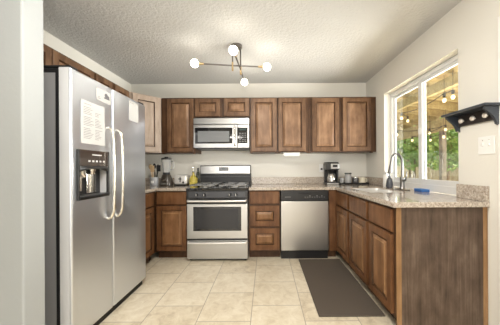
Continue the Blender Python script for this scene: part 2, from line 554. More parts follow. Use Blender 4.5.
# back wall uppers
upper('brown single-door wall cabinet between the diagonal corner cabinet and the microwave', (-1.447, YU, 1.372), .462, .762, [(.087, .452)])
upper('short brown wall cabinet with two small doors directly above the microwave', (-.985, YU, 1.862), .763, .272, [(.009, .354), (.408, .756)], tabs=False)
upper('pale brown single-door wall cabinet immediately right of the microwave', (-.222, YU, 1.372), .386, .762, [(.022, .372)])
upper('brown single-door wall cabinet above the white under-cabinet light bar', (.164, YU, 1.372), .426, .762, [(.010, .386)])
upper('brown double-door wall cabinet in the right corner beside the window wall', (.590, YU, 1.372), .906, .762, [(.048, .422), (.472, .862)])
tag(obj('filler_strip', bx(1.497, 1.532, YU + .004, YU + .022, 1.372, 2.134), W_DK), 'narrow dark wood strip closing the gap between right wall cabinet and wall', 'filler')
# diagonal corner upper (pentagon plan)
W_GLARE = wood('wood_with_painted_glare', (0.30, 0.228, 0.175), (0.39, 0.305, 0.242), (0.46, 0.37, 0.30), 0.38)  # pale tone paints window glare into the corner cabinet's wood
t = thing('corner_wall_cabinet', 'diagonal corner wall cabinet with painted pale glare and one door left of the back wall run', 'cabinet', (-1.727, 2.959, 1.372), R(45), 'wall cabinets')
L = .28 * math.sqrt(2)
k = .327 / math.sqrt(2)
bm = B()
pl = [(0.002, .02), (L - .002, .02), (L - .002 + k - .014, .02 + k - .014), (L / 2, .02 + (.327 + .28) * math.sqrt(2) - L / 2 - .03), (0.002 - k + .014, .02 + k - .014)]
loft(bm, [[(x, y, 0) for x, y in pl], [(x, y, .762) for x, y in pl]])
obj('cabinet_box', bm, W_DK, t)
obj('face_frame', bx(.002, L - .002, 0, .0195, 0, .762, bev=.002), W_GLARE, t)
panel_door('door', t, .03, L - .03, .012, .744, -.0005, W_GLARE, W_GLARE, .07, glaze=W_END)
# left wall uppers, over the fridge
upper('brown wall cabinet above the refrigerator with doors on the left wall', (-1.727, 1.41, 1.83), .93, .304, [(.012, .456), (.466, .918)], R(90), tabs=False)
upper('brown two-door wall cabinet on the left wall between refrigerator and corner cabinet', (-1.727, 2.342, 1.372), .612, .762, [(.016, .262), (.311, .580)], R(90), tabs=False)

# base cabinets
YB = D - .611
base('brown base cabinet with one drawer and one door left of the range', (-1.40, YB, 0), .41, [('slab', .018, .396, .698, .858), ('door', .018, .396, .118, .682)])
base('brown base cabinet on the left wall, half hidden behind the refrigerator', (-1.40, 2.362, 0), .594, [('slab', .02, .50, .698, .858), ('door', .02, .50, .118, .682)], R(90), .65)
base('brown base cabinet with three stacked drawers between range and dishwasher', (-.222, YB, 0), .398, [('slab', .019, .386, .704, .860), ('drawer', .019, .386, .418, .680), ('drawer', .019, .386, .118, .396)])
base('brown sink base cabinet with two doors under the window, faucet above it', (.90, YB, 0), .928, [('slab', .018, .426, .694, .852), ('slab', .480, .904, .694, .852), ('door', .018, .426, .118, .676), ('door', .480, .904, .118, .676)], R(-90), .630, hollow=True)
t = base('brown end base cabinet with one door and weathered side panel nearest the camera', (.90, 2.029, 0), .405, [('slab', .021, .378, .694, .852), ('door', .021, .378, .118, .676)], R(-90), .630)
ep = obj('end_panel', bx(.4055, .412, .034, .600, 0.0, .872), W_END, t, label='weathered grey-brown wood end panel')
obj('end_stile', bx(.4055, .416, .0, .0335, 0.0, .872, bev=.002), W_EDGE, t, label='honey brown corner stile')
obj('end_stile', bx(.4055, .416, .6005, .630, 0.0, .872, bev=.002), W_EDGE, t, label='honey brown corner stile')
t = thing('corner_filler', 'brown vertical filler post between dishwasher and sink cabinets', 'filler', (.795, YB, 0))
obj('post', bx(0, .104, 0, .02, .10, .872, bev=.002), W_BS, t)
obj('toe_kick', bx(0, .104, .07, .088, 0, .0995), W_DK, t)

# ------------------------------------------------------------ worktops
t = thing('worktop', 'speckled granite worktop to the left of the range with blender and toaster', 'worktop', (0, 0, 0))
bm = B()
box(bm, XL + .002, -.990, 2.925, D - .002, .8735, .910, .004)
box(bm, XL + .002, -1.370, 2.362, 2.9245, .8735, .910, .004)
obj('slab', bm, M_GRAN, t)
bm = B()
box(bm, XL + .022, -.992, D - .022, D - .002, .9105, 1.012, .003)
box(bm, XL + .002, XL + .0215, 2.362, D - .002, .9105, 1.012, .003)
obj('backsplash', bm, M_GRAN, t)
t = thing('worktop', 'speckled granite worktop running right of the range and under the window', 'worktop', (0, 0, 0))
SX0, SX1, SY0, SY1 = 1.00, 1.36, 2.24, 2.80
bm = B()
box(bm, -.220, .8695, 2.925, D - .002, .8735, .910, .004)
box(bm, .870, XR - .002, SY1, D - .002, .8735, .910, .004)
box(bm, .870, SX0, SY0, SY1, .8735, .910, .004)
box(bm, SX1, XR - .002, SY0, SY1, .8735, .910, .004)
box(bm, .870, XR - .002, 1.598, SY0, .8735, .910, .004)
box(bm, XR - .002, 1.610, WY0 + .003, WY1 - .003, .8735, .910)
obj('slab', bm, M_GRAN, t)
bm = B()
box(bm, -.218, XR - .023, D - .022, D - .002, .9105, 1.016, .003)
box(bm, XR - .0225, XR - .002, WY1 + .004, D - .002, .9105, 1.016, .003)
obj('backsplash', bm, M_GRAN, t)
obj('backsplash', bx(XR - .0225, XR - .002, 1.602, WY0 - .002, .9105, 1.018, bev=.003), M_GRAN, t)

# sink
t = thing('sink', 'undermount double-bowl steel sink set in the granite worktop below the window', 'sink', (SX0, SY0, 0))
def bowl(y0, y1):
    def rr(i, z, r=.05):
        pts = []
        X0, X1, Y0, Y1 = .004 + i, SX1 - SX0 - .004 - i, y0 + i, y1 - i
        for cx_, cy_, a0 in ((X1 - r, Y1 - r, 0), (X0 + r, Y1 - r, 90), (X0 + r, Y0 + r, 180), (X1 - r, Y0 + r, 270)):
            for k in range(5):
                a = R(a0 + 22.5 * k)
                pts.append((cx_ + r * math.cos(a), cy_ + r * math.sin(a), z))
        return pts
    b = loft(B(), [rr(0, .904), rr(.004, .86), rr(.010, .76), rr(.03, .735)], cap0=False)
    bmesh.ops.reverse_faces(b, faces=b.faces)
    return b
obj('bowl', bowl(.004, .272), M_SINK, t, True)
obj('bowl', bowl(.288, .556), M_SINK, t, True)
obj('divider', bx(.004, SX1 - SX0 - .004, .272, .288, .80, .900, bev=.003), M_SINK, t)
for yy in (.138, .422):
    obj('drain', lathe(B(), [(.04, .736), (.04, .739), (.03, .7395), (.028, .737)], (.18, yy, 0)), M_CHROME, t, True)

# faucet
t = thing('faucet', 'brushed nickel gooseneck kitchen faucet standing behind the sink', 'faucet', (1.47, 2.52, .910))
obj('base_plate', bx(-.035, .035, -.085, .085, 0.0005, .008, bev=.004), M_FAUC, t)
obj('body', lathe(B(), [(.030, .008), (.030, .014), (.024, .022), (.022, .10), (.024, .105), (.024, .13), (.017, .14)]), M_FAUC, t, True)
neck = smooth_path([(0, 0, .13), (0, 0, .22), (-.002, 0, .31), (-.022, 0, .365), (-.060, 0, .388), (-.098, 0, .365), (-.116, 0, .31), (-.122, 0, .27)], 6)
obj('neck', tube(B(), neck, .0125, 12), M_FAUC, t, True)
obj('spray_head', tube(B(), [(-.122, 0, .272), (-.126, 0, .24), (-.131, 0, .20), (-.133, 0, .185)], [.014, .018, .020, .018], 14), M_FAUC, t, True)
obj('lever', tube(B(), [(.0, -.02, .10), (.005, -.045, .105), (.008, -.056, .13), (.010, -.062, .20)], [.014, .012, .007, .006], 10), M_FAUC, t, True)

# soap bottle, white bottle, sponge
t = thing('soap_dispenser', 'dark smoked soap pump bottle beside the faucet', 'soap bottle', (1.475, 2.79, .910))
obj('bottle', lathe(B(), [(.036, .001), (.040, .006), (.040, .03), (.036, .06), (.028, .10), (.018, .118), (.014, .122)]), M_SOAP, t, True)
bm = B()
lathe(bm, [(.016, .1225), (.016, .14), (.006, .142), (.006, .170), (.012, .171), (.012, .184)], n=16)
tube(bm, [(0, 0, .178), (-.03, 0, .178), (-.048, 0, .172)], .006, 8)
obj('pump', bm, M_SOAP, t, True)
t = thing('soap_bottle', 'white plastic bottle standing left of the dark soap pump', 'bottle', (1.482, 2.885, .910))
obj('bottle', lathe(B(), [(.030, .001), (.034, .006), (.034, .13), (.026, .155), (.013, .165)]), M_WBOT, t, True)
obj('cap', lathe(B(), [(.015, .1655), (.015, .188), (.012, .192)], n=16), M_WBOT, t, True)
t = thing('sponge', 'blue kitchen sponge lying on the worktop below the window', 'sponge', (1.545, 2.32, .9105), R(-6))
obj('foam', bx(-.035, .035, -.075, .075, 0, .018, bev=.004), M_SPONGE, t)
obj('scouring_pad', bx(-.035, .035, -.075, .075, .0182, .026, bev=.002), M_SPONGEY, t)

# ------------------------------------------------------------ refrigerator (local x along +Y, -y towards the room)
fr = thing('refrigerator', 'tall stainless steel side-by-side refrigerator with ice dispenser on the left', 'refrigerator', (-1.211, 1.450, 0), R(90))
obj('cabinet_body', bx(.010, .894, .1005, .80, .03, 1.758, bev=.004), M_GREYP, fr)
bm = B()
box(bm, .007, .388, .0752, .1003, .07, 1.770)
box(bm, .41, .892, .0752, .1003, .07, 1.770)
obj('gasket', bm, M_GASK, fr)
obj('toe_grille', bx(.02, .884, .03, .20, 0.0, .055, bev=.004), M_GASK, fr)
for a, b in ((.012, .075), (.83, .892)):
    bm = B()
    box(bm, a, b, .012, .20, 1.7885, 1.806, .006)
    box(bm, a + .004, b - .004, .09, .20, 1.7585, 1.788, .004)
    obj('hinge_cover', bm, M_BLACK, fr)
def pierced_door(x0, x1, z0, z1, a, b, c, d, dep, t):
    bm = B()
    xs = [x0, a, b, x1]; zs = [z0, c, d, z1]
    g = [[bm.verts.new((x, 0, z)) for z in zs] for x in xs]
    for i in range(3):
        for j in range(3):
            if not (i == 1 and j == 1):
                bm.faces.new((g[i][j], g[i + 1][j], g[i + 1][j + 1], g[i][j + 1]))
    o = [g[0][0], g[1][0], g[2][0], g[3][0], g[3][1], g[3][2], g[3][3], g[2][3], g[1][3], g[0][3], g[0][2], g[0][1]]
    k = [bm.verts.new((v.co.x, t, v.co.z)) for v in o]
    rim = []
    for i in range(12):
        j = (i + 1) % 12
        bm.faces.new((o[i], k[i], k[j], o[j]))
        rim.append(bm.edges.get((o[i], o[j])))
    bm.faces.new(k)
    h = [g[1][1], g[2][1], g[2][2], g[1][2]]
    hb = [bm.verts.new((v.co.x, dep, v.co.z)) for v in h]
    for i in range(4):
        j = (i + 1) % 4
        bm.faces.new((h[i], hb[i], hb[j], h[j]))
    bm.faces.new(hb)
    bmesh.ops.recalc_face_normals(bm, faces=bm.faces)
    bmesh.ops.bevel(bm, geom=rim, offset=.014, segments=4, affect='EDGES', profile=0.5)
    return bm
fd = obj('freezer_door', pierced_door(.003, .394, .06, 1.788, .050, .326, .962, 1.165, .065, .075), M_STEELV, fr, True)
rd = obj('refrigerator_door', bx(.402, .901, 0, .075, .06, 1.788, bev=.014, seg=4), M_STEELV, fr, True)
for o_ in (fd, rd):
    o_.data.materials.append(mat('light_grey_door_edge', (.60, .61, .62), .45))
    for p_ in o_.data.polygons:
        if abs(p_.normal.x) > .9 and p_.center.y > .012 and p_.area > .004:
            p_.material_index = 1
def bar_handle(x, par):
    p = smooth_path([(x, .002, 1.47), (x, -.018, 1.458), (x, -.036, 1.425), (x, -.043, 1.36), (x, -.046, 1.12), (x, -.043, .88), (x, -.036, .82), (x, -.018, .782), (x, .002, .77)], 5)
    obj('handle', tube(B(), p, .0105, 12), M_CHAMP, par, True)
bar_handle(.345, fd)
bar_handle(.448, rd)
dp = obj('water_dispenser', B(), M_BLACK, fr)
bm = B()
for a, b, c, d in ((.040, .0525, .948, 1.282), (.3235, .337, .948, 1.282), (.0525, .3235, .948, .966)):
    box(bm, a, b, -.014, .004, c, d, .003)
box(bm, .0525, .3235, -.012, .060, 1.160, 1.170)
box(bm, .0515, .3245, .052, .064, .966, 1.166)
# arched hood over the recess
rings = []
for i in range(13):
    u = i / 12
    x = .0525 + .271 * u
    s = 4 * u * (1 - u)
    rings.append([(x, -.013, 1.172), (x, -.013 - .022 * s, 1.170), (x, -.013 - .026 * s, 1.145 + .018 * s), (x, -.010, 1.130 + .022 * s)])
loft(bm, rings)
bm.to_mesh(dp.data); bm.free()
obj('control_panel', bx(.053, .323, -.013, .003, 1.172, 1.281, bev=.003), mat('bronze_black_gloss', (.045, .032, .026), .15, coat=.5), dp)
bm = B()
box(bm, .16, .25, -.0145, -.0132, 1.246, 1.254)
for i in range(5):
    box(bm, .125 + i * .035, .143 + i * .035, -.0145, -.0132, 1.200, 1.212)
obj('button_print', bm, M_PRINT, dp)
obj('drip_tray', bx(.056, .320, -.030, .050, .967, .975, bev=.002), M_DARKM, dp)
bm = B()
tube(bm, [(.11, .020, 1.158), (.11, .020, 1.12), (.125, .012, 1.10)], [.024, .022, .016], 12)
obj('nozzle', bm, M_CHROME, dp, True)
obj('nozzle', tube(B(), [(.20, .020, 1.158), (.20, .020, 1.115)], [.026, .016], 12), M_CHROME, dp, True)
bm = B()
box(bm, .085, .135, .038, .048, 1.0, 1.10, .004)
box(bm, .185, .275, .044, .051, .98, 1.12, .004)
obj('paddle', bm, M_CHROME, dp)

# papers on the doors
def sheet(label, y0, y1, z0, z1, marks, tilt=0.0):
    t = thing('paper_sheet', label, 'paper', (-1.2085, (y0 + y1) / 2, (z0 + z1) / 2), R(90), 'papers on the refrigerator')
    t.rotation_euler[1] = tilt
    w, h = (y1 - y0) / 2, (z1 - z0) / 2
    obj('sheet', bx(-w, w, -.0012, 0, -h, h), M_PAPER, t)
    bm = B()
    for a, b, c, d in marks:
        box(bm, a * 2 * w - w, b * 2 * w - w, -.0016, -.0013, c * 2 * h - h, d * 2 * h - h)
    obj('print', bm, M_INK, t)
    return t
mk = []
for i in range(22):
    z = .93 - i * .038
    if i in (1, 7, 14):
        continue
    mk.append((.10, .10 + random.uniform(.25, .42), z - .006, z + .003))
    if i > 3:
        mk.append((.56, .56 + random.uniform(.15, .34), z - .006, z + .003))
sheet('large white printed sheet taped on the freezer door above the dispenser', 1.525, 1.752, 1.323, 1.612, mk)
t = sheet('white card with a small grey drawing at the top of the freezer door', 1.665, 1.824, 1.648, 1.738, [(.1, .28, .18, .22), (.12, .24, .30, .34)])
bm = B()
lathe(bm, [(.018, -.0018), (.018, -.0013)], (.025, 0, .012), 18, 'Y')
lathe(bm, [(.012, -.0018), (.012, -.0013)], (.048, 0, .004), 18, 'Y')
box(bm, .0, .062, -.0018, -.0013, -.014, -.004)
obj('drawing', bm, M_INK, t)
t = sheet('blank white note hanging at the top of the right refrigerator door', 2.062, 2.212, 1.585, 1.762, [(.1, .5, .9, .915)])

# ------------------------------------------------------------ gas range
rg = thing('gas_range', 'stainless steel gas range with black cooktop against the back wall', 'range', (-.987, 2.884, 0))
W = .760
obj('body', bx(.003, W - .003, .03, .66, .03, .879), M_GREYP, rg)
for xx in (.04, W - .04):
    for yy in (.07, .60):
        obj('foot', lathe(B(), [(.018, 0), (.018, .03)], (xx, yy, 0), 12), M_BLACK, rg)
obj('toe_shadow_panel', bx(.02, W - .02, .05, .06, .005, .03), M_BLACK, rg)
def bar(z, x0, x1, off, r):
    bm = B()
    p = smooth_path([(x0, 0, z), (x0 + .01, -off * .8, z), (x0 + .04, -off, z), (W / 2, -off - .008, z), (x1 - .04, -off, z), (x1 - .01, -off * .8, z), (x1, 0, z)], 5)
    return tube(bm, p, r, 12)
dr = obj('storage_drawer', bx(.004, W - .004, 0, .0295, .032, .262, bev=.005), M_STEEL, rg)
obj('handle', bar(.240, .02, W - .02, .030, .011), M_HAND, dr, True)
obj('drawer_gap', bx(.006, W - .006, .012, .0295, .263, .283), M_BLACK, rg)
od = obj('oven_door', bx(.004, W - .004, 0, .0295, .284, .712, bev=.005), M_STEEL, rg)
obj('top_trim', bx(.004, W - .004, 0, .0295, .7125, .777, bev=.003), M_BLACK, od, label='black strip behind the handle')
obj('window', bx(.085, .678, -.003, .001, .380, .678, bev=.002), M_BLACKG, od)
obj('window_glass', bx(.120, .643, -.0045, -.0028, .408, .650), M_OVEN, od)
obj('handle', bar(.754, .02, W - .02, .042, .0130), M_HAND, od, True)
cp = obj('control_panel', bx(.0, W, -.004, .0295, .780, .879, bev=.004), M_BLACK, rg)
obj('steel_strip', bx(.03, W - .03, -.0065, -.0038, .795, .862), M_DARKM, cp)
for xx in (.130, .225, .538, .614):
    kb = obj('knob', lathe(B(), [(.023, -.006), (.023, -.014), (.019, -.030), (.016, -.033)], (xx, 0, .828), 20, 'Y'), M_BLACK, rg, True)
    obj('pointer', bx(xx - .003, xx + .003, -.036, -.0325, .816, .842), M_PRINT, kb)
ct = obj('cooktop', bx(-.001, W + .001, -.012, .60, .8795, .910, bev=.006), M_BLACKG, rg)
for xx in (.19, .57):
    for yy in (.15, .44):
        b = obj('burner', lathe(B(), [(.055, .9102), (.055, .916), (.040, .922), (.040, .928)], (xx, yy, 0)), M_ALU, rg, True)
        obj('burner_cap', lathe(B(), [(.036, .9282), (.036, .934), (.030, .937)], (xx, yy, 0)), M_IRON, b, True)
obj('burner', lathe(B(), [(.035, .9102), (.035, .920), (.028, .926)], (.38, .295, 0)), M_IRON, rg, True)
for x0, x1 in ((.025, .355), (.405, .735)):
    bm = B()
    zz0, zz1 = .936, .948
    for yy in (.02, .295, .57):
        box(bm, x0, x1, yy - .006, yy + .006, zz0, zz1, .002)
    for xx in (x0 + .006, x1 - .006):
        box(bm, xx - .006, xx + .006, .02, .57, zz0, zz1, .002)
    xm = (x0 + x1) / 2
    for yy in (.15, .44):
        for s in (-1, 1):
            box(bm, xm + s * .03 - (.0 if s > 0 else .09), xm + s * .03 + (.09 if s > 0 else .0), yy - .005, yy + .005, zz0, zz1 + .003, .002)
            box(bm, xm - .005, xm + .005, yy + s * .03 - (.0 if s > 0 else .085), yy + s * .03 + (.085 if s > 0 else .0), zz0, zz1 + .003, .002)
    for xx in (x0 + .006, x1 - .006):
        for yy in (.03, .295, .56):
            box(bm, xx - .005, xx + .005, yy - .005, yy + .005, .9105, zz0)
    obj('grate', bm, M_IRON, rg)
bg = obj('backguard', bx(.0, W, .612, .668, .88, 1.200, bev=.008), M_BLACK, rg)
obj('steel_panel', bx(.010, W - .010, .604, .6115, 1.075, 1.190, bev=.003), M_STEEL, bg)
obj('clock_display', bx(.285, .428, .600, .6035, 1.115, 1.170, bev=.001), M_BLACKG, bg)
obj('clock_digits', bx(.335, .375, .5985, .5998, 1.140, 1.155), M_LCD, bg)
obj('vent_lip', bx(.010, W - .010, .590, .611, 1.020, 1.036, bev=.003), M_DARKM, bg)

# ------------------------------------------------------------ microwave
mw = thing('microwave', 'stainless steel over-the-range microwave below the short wall cabinet', 'microwave', (-.983, 3.169, 1.420))
W = .758
obj('body', bx(.004, W - .004, .03, .398, .012, .425, bev=.003), M_GREYP, mw)
bm = B()
box(bm, 0, W, .004, .0295, .332, .416, .004)
obj('vent_grille', bm, M_STEEL, mw)
obj('vent_slot', bx(.02, W - .02, .0025, .0045, .333, .338), M_BLACK, mw)
dd = obj('door', bx(0, .597, 0, .0295, .012, .328, bev=.005), M_STEEL, mw)
obj('dark_glass', bx(.022, .530, -.003, .001, .070, .286, bev=.002), M_BLACKG, dd)
obj('window_mesh', bx(.060, .488, -.0045, -.0028, .094, .240), M_MWIN, dd)
bm = B()
tube(bm, smooth_path([(.566, 0, .305), (.566, -.028, .298), (.566, -.040, .26), (.566, -.042, .17), (.566, -.040, .08), (.566, -.028, .045), (.566, 0, .038)], 5), .0115, 12)
obj('handle', bm, M_CHROME, dd, True)
cpn = obj('control_panel', bx(.600, W, 0, .0295, .012, .328, bev=.005), M_STEEL, mw)
obj('keypad', bx(.600, .735, -.003, .001, .070, .286, bev=.002), M_BLACKG, cpn)
obj('clock_display', bx(.625, .715, -.0042, -.0028, .245, .272), M_LCD, cpn)
bm = B()
for i in range(3):
    for j in range(5):
        box(bm, .620 + i * .037, .645 + i * .037, -.0042, -.0028, .090 + j * .028, .104 + j * .028)
obj('key_print', bm, mat('grey_key_print', (.16, .16, .16), .5), cpn)
obj('underside', bx(.02, W - .02, .03, .38, .0, .0115), M_BLACK, mw)

# ------------------------------------------------------------ dishwasher
dw = thing('dishwasher', 'stainless steel dishwasher with black control strip between drawers and filler post', 'dishwasher', (.181, 2.936, 0))
W = .606
obj('tub_body', bx(.006, W - .006, .032, .58, .10, .868), M_BLACK, dw)
obj('door', bx(.002, W - .002, 0, .0315, .112, .733, bev=.006), mat('dishwasher_stainless', (0.50, 0.49, 0.47), 0.30, metal=1.0), dw)
cp = obj('control_panel', bx(.002, W - .002, -.004, .0315, .736, .868, bev=.006), M_BLACK, dw)
bm = B()
rings = []
for i in range(13):
    u = i / 12
    x = .215 + .18 * u
    s = math.sqrt(max(0.0, 1 - (2 * u - 1) ** 2)) * .020 + .002
    rings.append([(x, -.0044, .842), (x, -.0062, .842), (x, -.0062, .842 - s), (x, -.0044, .842 - s)])
loft(bm, rings)
obj('grip_recess', bm, M_GASK, cp)
bm = B()
for i in range(9):
    box(bm, .30 + i * .030, .318 + i * .030, -.0050, -.0042, .782, .788)
    if i in (2, 5, 7):
        box(bm, .30 + i * .030, .316 + i * .030, -.0050, -.0042, .796, .806)
box(bm, .055, .130, -.0050, -.0042, .784, .791)
obj('button_print', bm, mat('dim_grey_print', (.20, .20, .20), .5), cp)
obj('kick_plate', bx(.006, W - .006, .035, .055, 0.0, .108, bev=.003), M_BLACK, dw)

# ------------------------------------------------------------ floor mat
m_ = bx(.400, .915, 1.798, 2.925, .0008, .012, bev=.005)
tag(obj('kitchen_mat', m_, M_MATTE), 'dark brown-grey kitchen mat on the tiles in front of the sink cabinets', 'mat')

# ------------------------------------------------------------ ceiling light
cl = thing('ceiling_light', 'four-bulb ceiling light with crossed dark rods and brass joints', 'ceiling light', (-.300, 2.468, ZC))
obj('canopy', lathe(B(), [(.058, -.0005), (.058, -.022), (.054, -.026), (.0, -.026)][:3]), M_GUN, cl, True)
def arm(stem, a, b):
    s = Vector(stem); a = Vector(a); b = Vector(b)
    m = s.copy()
    obj('stem', tube(B(), [(s.x, s.y, -.026), (s.x, s.y, s.z + .03)], .0075, 10), M_GUN, cl, True)
    obj('brass_joint', lathe(B(), [(.010, s.z - .055), (.010, s.z + .035)], (s.x, s.y, 0), 14), M_BRASS, cl, True)
    for e in (a, b):
        d = (e - s).normalized()
        obj('rod', tube(B(), [s, e - d * .09], .0075, 10), M_GUN, cl, True)
        k = obj('socket', tube(B(), [e - d * .095, e - d * .035], [.011, .014], 14), M_BRASS, cl, True)
        obj('bulb', ball(B(), e, .041), M_BULB, k, True)
o0 = Vector((-.300, 2.468, ZC))
arm(Vector((-.346, 2.462, 2.235)) - o0, Vector((-.733, 2.42, 2.242)) - o0, Vector((.016, 2.52, 2.243)) - o0)
arm(Vector((-.264, 2.490, 2.205)) - o0, Vector((-.293, 2.14, 2.232)) - o0, Vector((-.263, 2.92, 2.230)) - o0)

# ------------------------------------------------------------ coat rack, switch, outlet, light bar
cr = thing('coat_rack', 'charcoal wall shelf with three round knobs beside the window', 'coat rack', (XR, 1.69, 1.42))
obj('shelf', bx(-.125, -.001, -.190, .190, .128, .146, bev=.005), M_RACK, cr)
obj('back_board', bx(-.018, -.001, -.150, .150, .045, .1275, bev=.003), mat('dark_rack_board', (.03, .025, .024), .4), cr)
for yy in (-.168, .150):
    prof = [(-.0012, .127), (-.108, .127), (-.104, .112), (-.080, .092), (-.052, .068), (-.034, .040), (-.024, .012), (-.0012, .004)]
    loft_b = loft(B(), [[(x, yy, z) for x, z in prof], [(x, yy + .018, z) for x, z in prof]])
    obj('bracket', loft_b, M_RACK, cr)
for yy in (-.098, .0, .098):
    obj('knob', lathe(B(), [(.006, -.0185), (.006, -.030), (.017, -.034), (.019, -.042), (.012, -.050)], (0, yy, .082), 18, 'X'), mat('pearl_knob', (.80, .76, .70), .2, metal=.3), cr, True)

sw = thing('light_switch', 'white double light switch plate below the coat rack', 'light switch', (XR, 1.620, 1.300))
obj('plate', bx(-.007, -.0008, -.062, .062, -.063, .063, bev=.003), M_WHITE, sw)
for yy in (-.024, .024):
    g = obj('toggle', bx(-.016, -.0072, yy - .005, yy + .005, -.004, .014, bev=.002), M_WBOT, sw)
    obj('screw', lathe(B(), [(.003, -.0086), (.003, -.0072)], (0, yy, .036), 8, 'X'), M_CHROME, sw)

ol = thing('wall_outlet', 'small white wall outlet with a dark plug left of the coffee maker', 'outlet', (.845, D, 1.149))
obj('plate', bx(-.036, .036, -.006, -.0008, -.058, .058, bev=.003), M_WHITE, ol)
obj('plug', bx(-.013, .013, -.030, -.0065, -.028, .0, bev=.004), M_BLACK, ol)

ub = thing('under_cabinet_light', 'white light bar mounted under the wall cabinets right of the microwave', 'light bar', (.245, 3.245, 1.372))
obj('housing', bx(0, .235, .03, .11, -.040, -.0005, bev=.005), M_WHITE, ub)
obj('diffuser', bx(.012, .223, .038, .102, -.052, -.0402, bev=.002), M_WBOT, ub)

# ------------------------------------------------------------ worktop items, left
ZT = .9108
ck = thing('utensil_crock', 'grey ceramic crock full of cooking utensils beside the blender', 'crock', (-1.585, 3.31, ZT))
obj('pot', lathe(B(), [(.050, 0), (.056, .004), (.058, .120), (.055, .124), (.050, .120), (.050, .010)], cap1=True), M_CERAM, ck, True)
obj('crock_label', bx(-.020, .020, -.062, -.056, .04, .075, bev=.002), M_WBOT, ck, label='pale square label on the crock')
def utensil(name, label, dx, dy, lean, head, m, h):
    o = thing(name, label, 'utensil', (-1.585 + dx, 3.31 + dy, ZT + .012), 0, 'utensils in the crock')
    tx = lean
    obj('handle', tube(B(), [(0, 0, 0), (tx * .6, 0, h * .62)], [.006, .007], 8), m, o, True)
    bm = B()
    if head == 'spoon':
        ball(bm, (0, 0, 0), .026, 14)
        for v in bm.verts:
            v.co = Vector((v.co.x, v.co.y * .35, v.co.z * 1.5))
    elif head == 'spatula':
        box(bm, -.028, .028, -.004, .004, -.045, .045, .003)
    else:
        for i in range(6):
            a = PI * i / 6
            p = [(math.cos(a) * .026 * math.sin(PI * j / 8), math.sin(a) * .026 * math.sin(PI * j / 8), -.05 + .10 * j / 8) for j in range(9)]
            q = [(-x, -y, z) for x, y, z in reversed(p)]
            tube(bm, p, .0016, 5); tube(bm, q, .0016, 5)
    for v in bm.verts:
        v.co += Vector((tx * .6 + tx * .18, 0, h * .62 + .045))
    obj('head', bm, m, o, head == 'spoon')
utensil('wooden_spoon', 'pale wooden spoon leaning left in the crock', -.014, 0, -.05, 'spoon', W_SPOON, .345)
utensil('ladle', 'black spoon standing in the middle of the crock', .0, .015, -.005, 'spoon', M_BLACK, .36)
utensil('spatula', 'black spatula leaning right in the crock', .016, .0, .06, 'spatula', M_BLACK, .31)
utensil('whisk', 'wire whisk standing at the back of the crock', .010, .030, .040, 'whisk', M_CHROME, .33)
utensil('wooden_spatula', 'flat wooden spatula standing at the front of the crock', .005, -.02, -.028, 'spatula', W_SPOON, .30)

bl = thing('blender', 'blender with clear jar and dark base between crock and toaster', 'blender', (-1.432, 3.36, ZT))
def sq(r, z, n=20, p=3.2):
    out = []
    for i in range(n):
        a = 2 * PI * i / n
        c, s = math.cos(a), math.sin(a)
        k = (abs(c) ** p + abs(s) ** p) ** (-1 / p)
        out.append((r * k * c, r * k * s, z))
    return out
obj('motor_base', loft(B(), [sq(.084, 0), sq(.086, .012), sq(.080, .06), sq(.062, .125), sq(.052, .150), sq(.050, .158)]), mat('dark_bronze_plastic', (.055, .045, .035), .3, coat=.3), bl, True)
obj('control_band', bx(-.050, .050, -.0885, -.076, .018, .044, bev=.003), M_STEEL, bl)
obj('control_dial', lathe(B(), [(.014, -.082), (.014, -.068)], (0, 0, .085), 14, 'Y'), M_CHROME, bl, True)
obj('jar_collar', lathe(B(), [(.046, .1585), (.050, .165), (.050, .185), (.046, .19)]), M_DARKM, bl, True)
obj('jar', lathe(B(), [(.046, .1905), (.052, .22), (.066, .345), (.068, .372)], cap0=True, cap1=False), M_JAR, bl, True)
obj('jar_handle', tube(B(), smooth_path([(.066, 0, .350), (.098, 0, .345), (.104, 0, .30), (.094, 0, .24), (.058, 0, .225)], 5), .008, 10), M_JAR, bl, True)
obj('lid', lathe(B(), [(.071, .3725), (.072, .390), (.060, .398), (.028, .400), (.026, .412), (.0245, .413)]), M_BLACK, bl, True)

to = thing('toaster', 'pale metal two-slot toaster between the blender and the oil bottle', 'toaster', (-1.228, 3.42, ZT))
bm = B()
box(bm, -.092, .092, -.085, .085, .012, .150, .030, 4)
obj('shell', bm, M_TOAST, to, True)
obj('foot_rim', bx(-.088, .088, -.080, .080, 0.0, .0118, bev=.003), M_BLACK, to)
for yy in (-.030, .030):
    obj('slot', bx(-.065, .065, yy - .012, yy + .012, .1495, .1515), M_GASK, to)
obj('lever_track', bx(-.006, .006, -.0865, -.0845, .05, .125), M_GASK, to)
obj('lever', bx(-.020, .020, -.102, -.087, .088, .102, bev=.004), M_BLACK, to)
obj('browning_knob', lathe(B(), [(.013, -.098), (.015, -.086)], (.045, 0, .045), 14, 'Y'), M_DARKM, to, True)

